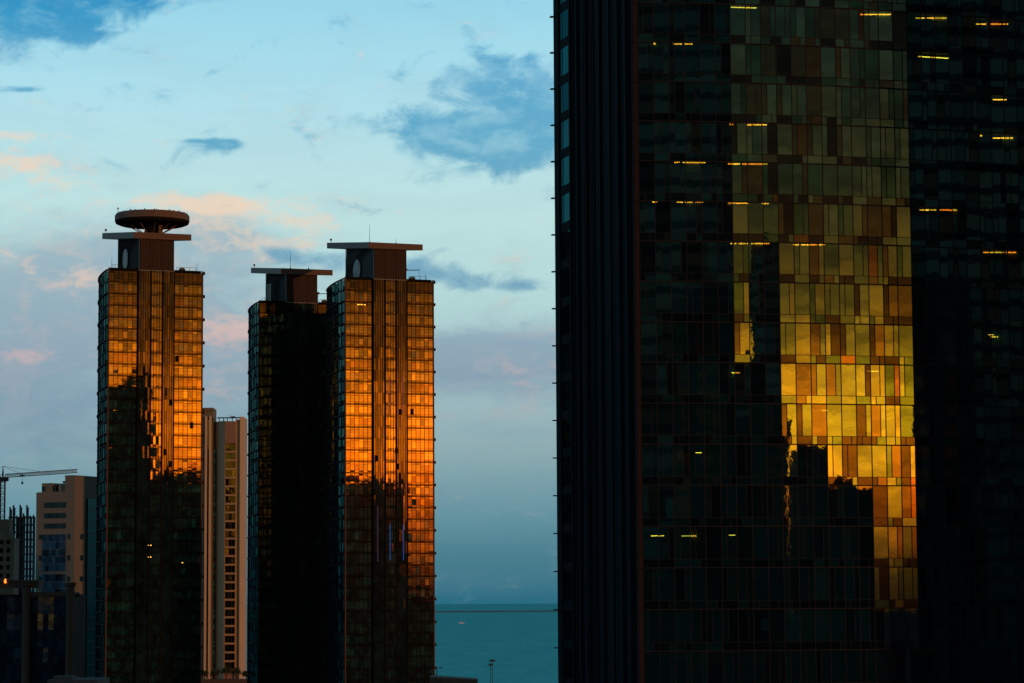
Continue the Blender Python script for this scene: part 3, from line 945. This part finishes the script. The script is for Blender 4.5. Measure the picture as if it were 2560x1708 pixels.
far_tower('very tall dark tower mirrored in the left third of the big mosaic facade', [((48.0, 42.0), (103.3, 56.7), 176, 25)])
far_tower('stepped dark tower mirrored between tall dark strip and gold on the mosaic facade',
          [((185.5, -147.5), (203.5, -140.4), 112.5, 25), ((199.5, -142.2), (222.5, -131.9), 104.0, 12), ((198.0, -132.0), (216.0, -124.2), 143.1, 25), ((213.2, -125.3), (219.6, -122.4), 109.0, 20), ((219.9, -122.2), (224.5, -120.1), 96.6, 20)])
far_tower('narrow dark block mirrored low, left in the gold area of the mosaic facade', [((349, -360), (394, -336), 104.5, 30)])
far_tower('broad low dark block mirrored at the foot of the gold area of the mosaic facade', [((397.5, -356.5), (465.3, -313.8), 91.4, 30)])
far_tower('long dark tower mirrored in the right side of the mosaic facade', [((171.1, 114.4), (245.0, 181.0), 176, 30)])
far_tower('stepped dark tower mirrored in the lower left of the saucer tower', [((210.0, 272.8), (226.2, 280.9), 164.0, 25), ((231.9, 272.7), (236.4, 274.9), 171.3, 25), ((236.6, 275.0), (239.3, 276.4), 145.4, 25)])
far_tower('dark block mirrored low in the right half of the saucer tower', [((256.7, 251.8), (285.9, 266.8), 119.0, 25)])
far_tower('dark block mirrored in the lower left of the orange tower', [((331.9, 312.4), (363.6, 329.7), 114.4, 25)])
far_tower('low dark block mirrored at the foot of the right edge of the orange tower', [((416.3, 269.0), (434.3, 279.3), 54.3, 25)])
far_tower('dark tower mirrored in the narrow flank windows of the mosaic tower', [((-262, 600), (-180, 640), 141, 25)])

# ------------------------------------------------------------------ cream residential tower between A and B
Yd = 1100
gx = lambda px, Y=Yd: P(px, 1500, Y).x
gz = lambda py, Y=Yd, px=560: P(px, py, Y).z
cream = thing('cream_tower', 'slim cream residential tower with one column of windows, between two glass towers', 'tower', (gx(505), Yd, 0))
ox = gx(505)


def lx(px): return gx(px) - ox


zt1, zt2 = gz(1018, px=515), gz(1052)
zb = 19.0
mb = MB(); mb.box(-3.5, 4.2, 0, lx(528), 16, zt1); mb.box(lx(505), 3.4, zt1 - 1.2, lx(528), 4.2, zt1); mb.build('stair_wall', M['stone2'], cream)
for a, b_ in ((508, 513.5), (518.5, 524)):
    mb = MB(); mb.box(lx(a), 3.0, zb + 1, lx(b_), 4.2, zt1 - 3.5); mb.build('pilaster', M['creampale'], cream)
mb = MB(); mb.box(lx(513.7), 3.9, zb + 2, lx(518.3), 4.18, zt1 - 5); mb.build('slot_window', M['win'][0], cream)
mb = MB(); mb.box(lx(508), 2.8, zb - 1.5, lx(524), 4.2, zb + 1); mb.build('plinth', M['creampale'], cream)
nfl = 36; fh = 3.56
mb = MB()
for k in range(26): mb.box(lx(529), 4.5, zb + 3 + k * fh, lx(533.5), 5.0, zb + 5.6 + k * fh)
mb.build('stair_window', M['tealwin'], cream)
# main curved volume
prof = [(528, 7.5), (536, 5.6), (545, 3.4), (552, 1.8), (559, .6), (566, .1), (588, .0), (593, .8), (598, .4), (600, -.4), (607, -.6)]
front = [(lx(a), b_) for a, b_ in prof]
zw0 = zb + 1.5
wx0, wx1 = lx(560.5), lx(587.5)
left = [p for p, q in zip(front, prof) if q[0] <= 559] + [(wx0, .5)]
mb = MB(); mb.prism(left + [(wx0, 16), (left[0][0], 16)], 0, zt2); mb.build('curved_wall', M['cream'], cream)
mb = MB(); mb.prism([(wx1, .0), (lx(593), .8), (lx(598), .5), (lx(598), 16), (wx1, 16)], 0, zt2 + .5); mb.build('side_wall', M['cream'], cream)
mb = MB(); mb.prism([(lx(599), -.9), (lx(607), -.6), (lx(607), 16), (lx(599), 16)], 0, zt2 + 1.6); mb.build('corner_pier', M['creampale'], cream)
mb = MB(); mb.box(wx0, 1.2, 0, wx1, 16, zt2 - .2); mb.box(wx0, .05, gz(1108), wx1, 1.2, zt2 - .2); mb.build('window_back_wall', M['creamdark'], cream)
zw = gz(1108)
k = 0
while zw - (k + 1) * fh > zb + 1:
    z1 = zw - k * fh
    mb = MB(); mb.box(wx0, -.25, z1 - fh - .38, wx1, 1.2, z1 - fh + .38); mb.build('balcony_edge', M['cream'], cream)
    w = MB()
    for j in range(3):
        a = wx0 + .3 + j * (wx1 - wx0 - .6) / 3
        pane(w, a + .05, z1 - fh + .4, a + (wx1 - wx0 - .6) / 3 - .05, z1 - .4, 1.12, random.choice([0, 1, 2]), .006)
    w.build('window', M['win'], cream)
    k += 1
mb = MB()
zr = gz(1043)
mb.box(lx(540), .5, zr - .35, lx(600), 2.5, zr)
for px in (545, 556, 566, 578, 588, 598): mb.box(lx(px) - .15, .9, zt2 - .3, lx(px) + .15, 1.3, zr - .3)
mb.bar((lx(572), 2, zr), (lx(572), 2, zr + 1), .12); mb.box(lx(575), 1, zr, lx(585), 2, zr + .4)
mb.build('roof_pergola', M['metal'], cream)

# podium with trees at the foot of the cream tower
mb = MB(); x0, x1 = gx(430, 1060), gx(640, 1060)
mb.box(x0, 1055, 0, x1, 1098, 20.0); mb.box(x0, 1054.4, 19.2, x1, 1055, 21.0)
tag(mb.build('podium_building', M['column']), 'low brown podium roof at the foot of the slim cream tower', 'building')


def tree(x, y, z, h, r, label, i):
    t = thing('podium_tree', label, 'tree', (x, y, z), 0, 'trees on the podium roof')
    mb = MB(); mb.bar((0, 0, -.2), (0, 0, h * .6), .22, n=7, r2=.12)
    for q in range(5):
        a = q * 1.3 + i; mb.bar((0, 0, h * .4), (math.cos(a) * r * .6, math.sin(a) * r * .6, h * .75), .09, n=5, r2=.03)
    mb.build('trunk', M['bark'], t)
    mb = MB()
    for q in range(700):
        th, ph = random.uniform(0, 6.283), math.acos(random.uniform(-.6, 1))
        rr = r * (random.random() ** .4) * (.8 + .3 * math.sin(th * 3 + i) * math.sin(ph * 2))
        c = Vector((rr * math.sin(ph) * math.cos(th), rr * math.sin(ph) * math.sin(th), h * .72 + rr * .8 * math.cos(ph)))
        u = Vector((random.gauss(0, 1), random.gauss(0, 1), random.gauss(0, 1))).normalized(); w = u.orthogonal().normalized()
        s = random.uniform(.18, .4)
        mb.poly([c - u * s, c + w * s * .5, c + u * s, c - w * s * .5])
    mb.build('crown', M['leaf'], t)
    return t


for i, (px, h, r, lab) in enumerate(((512, 4.2, 1.8, 'small dark tree left of the cream pilasters, at the tower foot'),
                                     (538, 4.6, 2.3, 'bushy dark tree below the curved wall of the cream tower'),
                                     (566, 5.6, 2.6, 'tallest dark tree below the window column of the cream tower'),
                                     (590, 5.2, 2.4, 'dark tree below the right corner pier of the cream tower'),
                                     (616, 4.0, 2.0, 'low dark tree farthest right, against the black glass tower'))):
    tree(gx(px, 1058), 1058.5, 20.0, h, r, lab, i)

# ------------------------------------------------------------------ beige office block (left)
Ye = 900
pc = P(184, 1500, Ye)
off = thing('office_block', 'beige panelled office block with stacked dark window bands, left of the saucer tower', 'building', (pc.x, Ye, 0), R(-24))
ez = lambda py: P(150, py, Ye).z
mpx = Ye / FPX
L1w = 104 * mpx / math.cos(R(24)); L2w = 18.
fx = lambda px: (px - 184) * mpx / math.cos(R(24)) * (1 - 0.0)
mb = MB(); mb.box(-L1w, 0, 0, 0, L2w, ez(1229)); mb.build('wall', M['stone'], off)
mb = MB(); mb.box(fx(158), -.05, ez(1229), .02, 15.5, ez(1189)); mb.box(fx(158) - .05, -.1, ez(1191.5), .1, 15.6, ez(1189) + .1); mb.build('lift_tower', M['stone'], off)
mb = MB()
mb.box(fx(90), 1.0, ez(1229), fx(118), 4, ez(1206)); mb.box(fx(118), 2.0, ez(1229), fx(132), 5, ez(1207)); mb.box(fx(136), 1.0, ez(1229), fx(157), 5, ez(1208))
mb.build('plant_room', M['stone'], off)
for bb in ((92, .8, 1226, 100, .98, 1215), (125, .9, 1226, 130, 1.95, 1212), (147, .9, 1207, 152, 2.5, 1202)):
    mb = MB(); mb.box(fx(bb[0]), bb[1], ez(bb[2]), fx(bb[3]), bb[4], ez(bb[5])); mb.build('plant_opening', M['win'][2], off)
for a, b_ in ((1255, 1269), (1282, 1295), (1308, 1321)):
    mb = MB(); n = 6
    for j in range(n):
        u0 = fx(101) + (fx(162) - fx(101)) * j / n; u1 = fx(101) + (fx(162) - fx(101)) * (j + 1) / n
        pane(mb, u0 + .05, ez(b_), u1 - .05, ez(a), -.06, random.choice([0, 2]))
    mb.build('window', M['win'], off)
for a, b_ in ((1335, 1428), (1435, 1600)):
    mb = MB()
    n = 7; rows = max(1, int((b_ - a) / 18))
    for j in range(n):
        for r_ in range(rows):
            u0 = fx(97) + (fx(162) - fx(97)) * j / n; u1 = fx(97) + (fx(162) - fx(97)) * (j + 1) / n
            za, zb_ = ez(b_) + (ez(a) - ez(b_)) * r_ / rows, ez(b_) + (ez(a) - ez(b_)) * (r_ + 1) / rows
            pane(mb, u0 + .03, za + .05, u1 - .03, zb_ - .05, -.06, random.choice([0, 1, 2]), .01)
    mb.build('curtain_window', M['navy'], off)
for px, ys in ((92, (1341, 1394, 1447)), (169, (1341, 1394, 1447))):
    for y in ys:
        mb = MB(); pane(mb, fx(px - 3), ez(y + 7), fx(px + 3.5), ez(y - 6), -.07, 0)
        mb.box(fx(px + 3.5), -.12, ez(y + 7), fx(px + 4.5), 0, ez(y - 6), 0); mb.build('window', M['win'], off)
# right-hand face details (x = 0 plane)
for j in range(8):
    y = 1341 + 53 * j
    mb = MB(); mb.box(.0, 3.6, ez(y + 7), .07, 5.6, ez(y - 6)); mb.build('window', M['win'][0], off)
mb = MB(); mb.box(.0, 7.4, 0, .15, L2w - .3, ez(1245)); mb.box(.15, 7.4, 0, .5, 7.7, ez(1245)); mb.build('glass_wing', M['greenglass'], off)
mb = MB()
for k in range(20): mb.box(.15, 7.7, 6 + k * 4, .25, L2w - .3, 6.35 + k * 4)
mb.build('wing_transom', M['metal'], off)

# ------------------------------------------------------------------ foreground glass building with round columns, far left
Yf = 520
px_ = lambda p: P(p, 1500, Yf).x
fz = lambda y: P(90, y, Yf).z
fb = thing('columned_glass_building', 'dark glass building with round brown columns and beige cornice, bottom left', 'building', (px_(90), Yf, 0))
bx = px_(90)
mb = MB(); mb.box(px_(-60) - bx, .6, 0, px_(186) - bx, 14, fz(1486)); mb.build('body', M['tbody'], fb)
mb = MB(); mb.box(px_(-60) - bx, .0, fz(1470), px_(96) - bx, 6, fz(1452)); mb.box(px_(-60) - bx, -.3, fz(1455), px_(97) - bx, 6, fz(1450))
mb.box(px_(70) - bx, 0, fz(1492), px_(186) - bx, 6, fz(1480)); mb.build('cornice', M['column'], fb)
for a, b_ in ((-60, 55), (80, 162)):
    mb = MB(); n = 6; x0, x1 = px_(a) - bx, px_(b_) - bx
    for j in range(n):
        for r_ in range(9):
            z1 = fz(1493) - r_ * 3.2
            pane(mb, x0 + (x1 - x0) * j / n + .02, z1 - 3.15, x0 + (x1 - x0) * (j + 1) / n - .02, z1, .3, random.choice([0, 1, 2]), .012)
    mb.build('glazing', M['navy'], fb)
for p in (66, 175):
    mb = MB(); r = 11 / FPX * Yf; zt_ = fz(1462)
    mb.lathe(px_(p) - bx, .2, [(r, 0), (r, zt_ - .5), (r * 1.15, zt_ - .4), (r * 1.35, zt_), (r * 1.35, zt_ + .4)], 24)
    mb.build('column', M['column'], fb)
mb = MB(); mb.lathe(px_(13) - bx, -.1, [(.1, fz(1458)), (.32, fz(1455)), (.28, fz(1451)), (.1, fz(1447))], 10); mb.build('beacon_lamp', M['fire'], fb)

# small roofs at the very bottom
Yb = 480
mb = MB(); p0, p1 = P(118, 1706, Yb), P(243, 1706, Yb)
mb.box(p0.x, Yb, 0, p1.x, Yb + 15, P(150, 1700, Yb).z); mb.box(P(131, 1700, Yb).x, Yb + 1, 30, P(178, 1700, Yb).x, Yb + 6, P(150, 1691, Yb).z)
tag(mb.build('low_roof_building', M['roof']), 'small pale flat roof poking up at the bottom edge, under the saucer tower', 'building')
Yr = 700
mb = MB(); a, b_ = P(1074, 1700, Yr), P(1192, 1700, Yr)
zl, zr_ = P(1074, 1693, Yr).z, P(1192, 1702, Yr).z
mb.prism([(a.x, Yr), (b_.x, Yr + 6), (b_.x, Yr + 20), (a.x, Yr + 20)], 0, zl, zt=[zl, zr_ + .1, zr_ + .1, zl])
for j in range(9):
    u = j / 8; mb.box(a.x + (b_.x - a.x) * u - .1, Yr + 6 * u - .0, zl + (zr_ - zl) * u, a.x + (b_.x - a.x) * u + .1, Yr + 6 * u + .3, zl + (zr_ - zl) * u + .25)
tag(mb.build('waterfront_roof', M['roof']), 'grey roof edge below the orange tower, in front of the sea', 'building')


def lamp_post(px, ytop, Y, zbase, label, arm, heads=1):
    p = P(px, ytop, Y)
    t = thing('street_lamp', label, 'street lamp', (p.x, Y, zbase), 0, 'lamp posts before the sea')
    h = p.z - zbase
    mb = MB(); mb.bar((0, 0, 0), (0, 0, h), .17, n=8, r2=.1); mb.build('pole', M['metal'], t)
    mb = MB()
    if heads == 1:
        mb.bar((0, 0, h), (arm, 0, h + .1), .07); mb.box(arm - .1, -.2, h - .02, arm + .7, .2, h + .2)
    else:
        mb.lathe(0, 0, [(.2, h - .2), (arm, h), (arm, h + .25), (.2, h + .5)], 12)
        for q in range(6):
            a_ = q * math.pi / 3; mb.box(arm * math.cos(a_) - .25, arm * math.sin(a_) - .2, h - .3, arm * math.cos(a_) + .25, arm * math.sin(a_) + .2, h + .05)
    mb.build('lamp_head', M['metal'], t)


lamp_post(1092, 1670, 716, P(1092, 1694, 716).z - .3, 'short curved lamp post on the grey roof edge beside the orange tower', .8)
lamp_post(1231, 1652, 950, 0, 'taller of the two high mast lamps standing before the sea', .9, 6)
lamp_post(1226.5, 1662, 990, 0, 'shorter high mast lamp just left of the taller mast', .7, 6)
lamp_post(1160, 1698, 716, P(1160, 1704, 716).z - .3, 'tiny lamp on the right end of the grey roof', -.9)

# ------------------------------------------------------------------ domed building, far left
Yg = 960
dm_ = P(0, 1500, Yg); mg = Yg / FPX
gzz = lambda y: P(10, y, Yg).z
dom = thing('domed_building', 'sand coloured building with a shallow dome, cut by the left edge of the picture', 'building', (dm_.x, Yg, 0))
mb = MB(); mb.box(-9, 0, 0, 33 * mg, 10, gzz(1348)); mb.box(-9, -.3, gzz(1351), 34 * mg, 10, gzz(1346)); mb.box(-9, -.2, gzz(1364), 33.5 * mg, 10, gzz(1361)); mb.build('wall', M['stone2'], dom)
mb = MB(); mb.lathe(4 * mg, 4, [(24 * mg, gzz(1346)), (24 * mg, gzz(1340)), (22 * mg, gzz(1334)), (18 * mg, gzz(1326)), (14 * mg, gzz(1322)), (1, gzz(1320))], 32); mb.build('dome', M['stone'], dom)
mb = MB(); mb.box(-9, 1.0, gzz(1348), 20 * mg, 7, gzz(1298)); mb.build('drum', M['stone2'], dom)
for r_ in range(5):
    for px in (2, 19):
        y = 1356 + 21 * r_; mb = MB(); mb.box((px - 4) * mg, -.06, gzz(y + 5), (px + 4) * mg, 0, gzz(y - 4))
        mb.lathe(px * mg, .0, [(4 * mg, gzz(y - 4) - .01), (3.2 * mg, gzz(y - 5.5)), (.2, gzz(y - 7))], 10); mb.build('arched_window', M['win'][0], dom)

# ------------------------------------------------------------------ concrete frame under construction
Yh = 1010
mh = Yh / FPX; hx0 = P(18, 1500, Yh).x
hz = lambda y: P(50, y, Yh).z
con = thing('concrete_frame_building', 'open concrete frame under construction with bare columns, behind the domed building', 'building', (hx0, Yh, 0))
for k in range(16):
    z = hz(1292) - k * 2.75
    mb = MB(); mb.box(0, 0, z - .55, 64 * mh, 3.6, z); mb.build('floor_slab', M['conc'], con)
for j in range(8):
    x = (2 + j * 8.4) * mh
    mb = MB(); top = hz(1292) + random.uniform(.3, 1.5)
    if j in (0, 1, 3, 5): top = hz(1262 + random.uniform(0, 6))
    for yy in (.2, 2.6): mb.box(x, yy, 0, x + .55, yy + .6, top if yy < 1 else top - .8)
    mb.build('column', M['conc'], con)
mb = MB(); mb.box(24 * mh, 1.2, 0, 34 * mh, 3.0, hz(1292)); mb.build('lift_core', M['conc'], con)

# ------------------------------------------------------------------ tower crane
Yk = 1040; mk = Yk / FPX
c0 = P(7, 1200, Yk)
cr = thing('tower_crane', 'dark red tower crane with a long horizontal jib at the left edge', 'crane', (c0.x, Yk, 0), R(0))
kz = lambda y: P(7, y, Yk).z


def lattice(mb, a, b_, w, n, r=.09):
    a = Vector(a); b_ = Vector(b_); d = (b_ - a).normalized()
    u = Vector((0, 1, 0)) if abs(d.y) < .9 else Vector((1, 0, 0)); v = d.cross(u).normalized()
    cs = [(u * i + v * j) * w / 2 for i, j in ((1, 1), (1, -1), (-1, -1), (-1, 1))]
    for c in cs: mb.bar(a + c, b_ + c, r)
    for k in range(n):
        p, q = a.lerp(b_, k / n), a.lerp(b_, (k + 1) / n)
        for i in range(4):
            mb.bar(p + cs[i], q + cs[(i + 1) % 4], r * .6); mb.bar(p + cs[i], p + cs[(i + 1) % 4], r * .6)


mb = MB(); lattice(mb, (0, 0, 0), (0, 0, kz(1192)), 1.7, 44, .16); mb.build('mast', M['rust'], cr)
mb = MB(); lattice(mb, (1, 0, kz(1190)), (188 * mk, -1.5, kz(1181) + .3), 1.25, 30, .11); mb.build('jib', M['rust'], cr)
mb = MB(); lattice(mb, (-1, 0, kz(1190)), (-70 * mk, .5, kz(1190)), 1.2, 10, .1); mb.box(-70 * mk, -1, kz(1203), -55 * mk, 1, kz(1189)); mb.build('counter_jib', M['rust'], cr)
mb = MB(); mb.bar((0, 0, kz(1192)), (0, 0, kz(1166)), .45, r2=.12)
mb.bar((0, 0, kz(1166)), (115 * mk, -1, kz(1183)), .06); mb.bar((0, 0, kz(1166)), (50 * mk, -.4, kz(1187)), .06); mb.bar((0, 0, kz(1166)), (-60 * mk, 0, kz(1189)), .06)
mb.build('tie_mast', M['rust'], cr)
mb = MB(); mb.box(-1.0, -1.2, kz(1204), 1.6, 1.2, kz(1193)); mb.box(1.0, -1.4, kz(1203), 2.4, -.2, kz(1195)); mb.build('cab', M['metal'], cr)
mb = MB(); mb.box(44 * mk, -.8, kz(1191.5), 53 * mk, .4, kz(1188)); mb.bar((49 * mk, -.2, kz(1190)), (49 * mk, -.2, kz(1207)), .06); mb.box(49 * mk - .35, -.5, kz(1211), 49 * mk + .35, .2, kz(1205)); mb.build('hook_block', M['metal'], cr)

# ------------------------------------------------------------------ boats
p = P(1153, 1557, 6900)
bt = thing('motor_boat', 'tiny white boat on the sea just below the causeway', 'boat', (p.x, p.y, -1))
mb = MB(); mb.prism([(-7, -1.5), (4, -1.5), (8, 0), (4, 1.5), (-7, 1.5)], 0, 1.6, top=[(-7, -1.7), (4.5, -1.8), (9, 0), (4.5, 1.8), (-7, 1.7)]); mb.build('hull', M['white'], bt)
mb = MB(); mb.box(-3, -1, 1.6, 2, 1, 3.2); mb.build('cabin', M['white'], bt)
p = P(1340, 1563, 6100)
by = thing('channel_marker', 'tiny dark post buoy alone on the sea near the right tower', 'buoy', (p.x, p.y, -1))
mb = MB(); mb.lathe(0, 0, [(1.0, 0), (1.0, 1.0), (.3, 1.4)], 12); mb.build('float', M['metal'], by)
mb = MB(); mb.bar((0, 0, 1.2), (0, 0, 5.2), .3); mb.box(-.6, -.6, 4.4, .6, .6, 5.4); mb.build('top_mark', M['metal'], by)
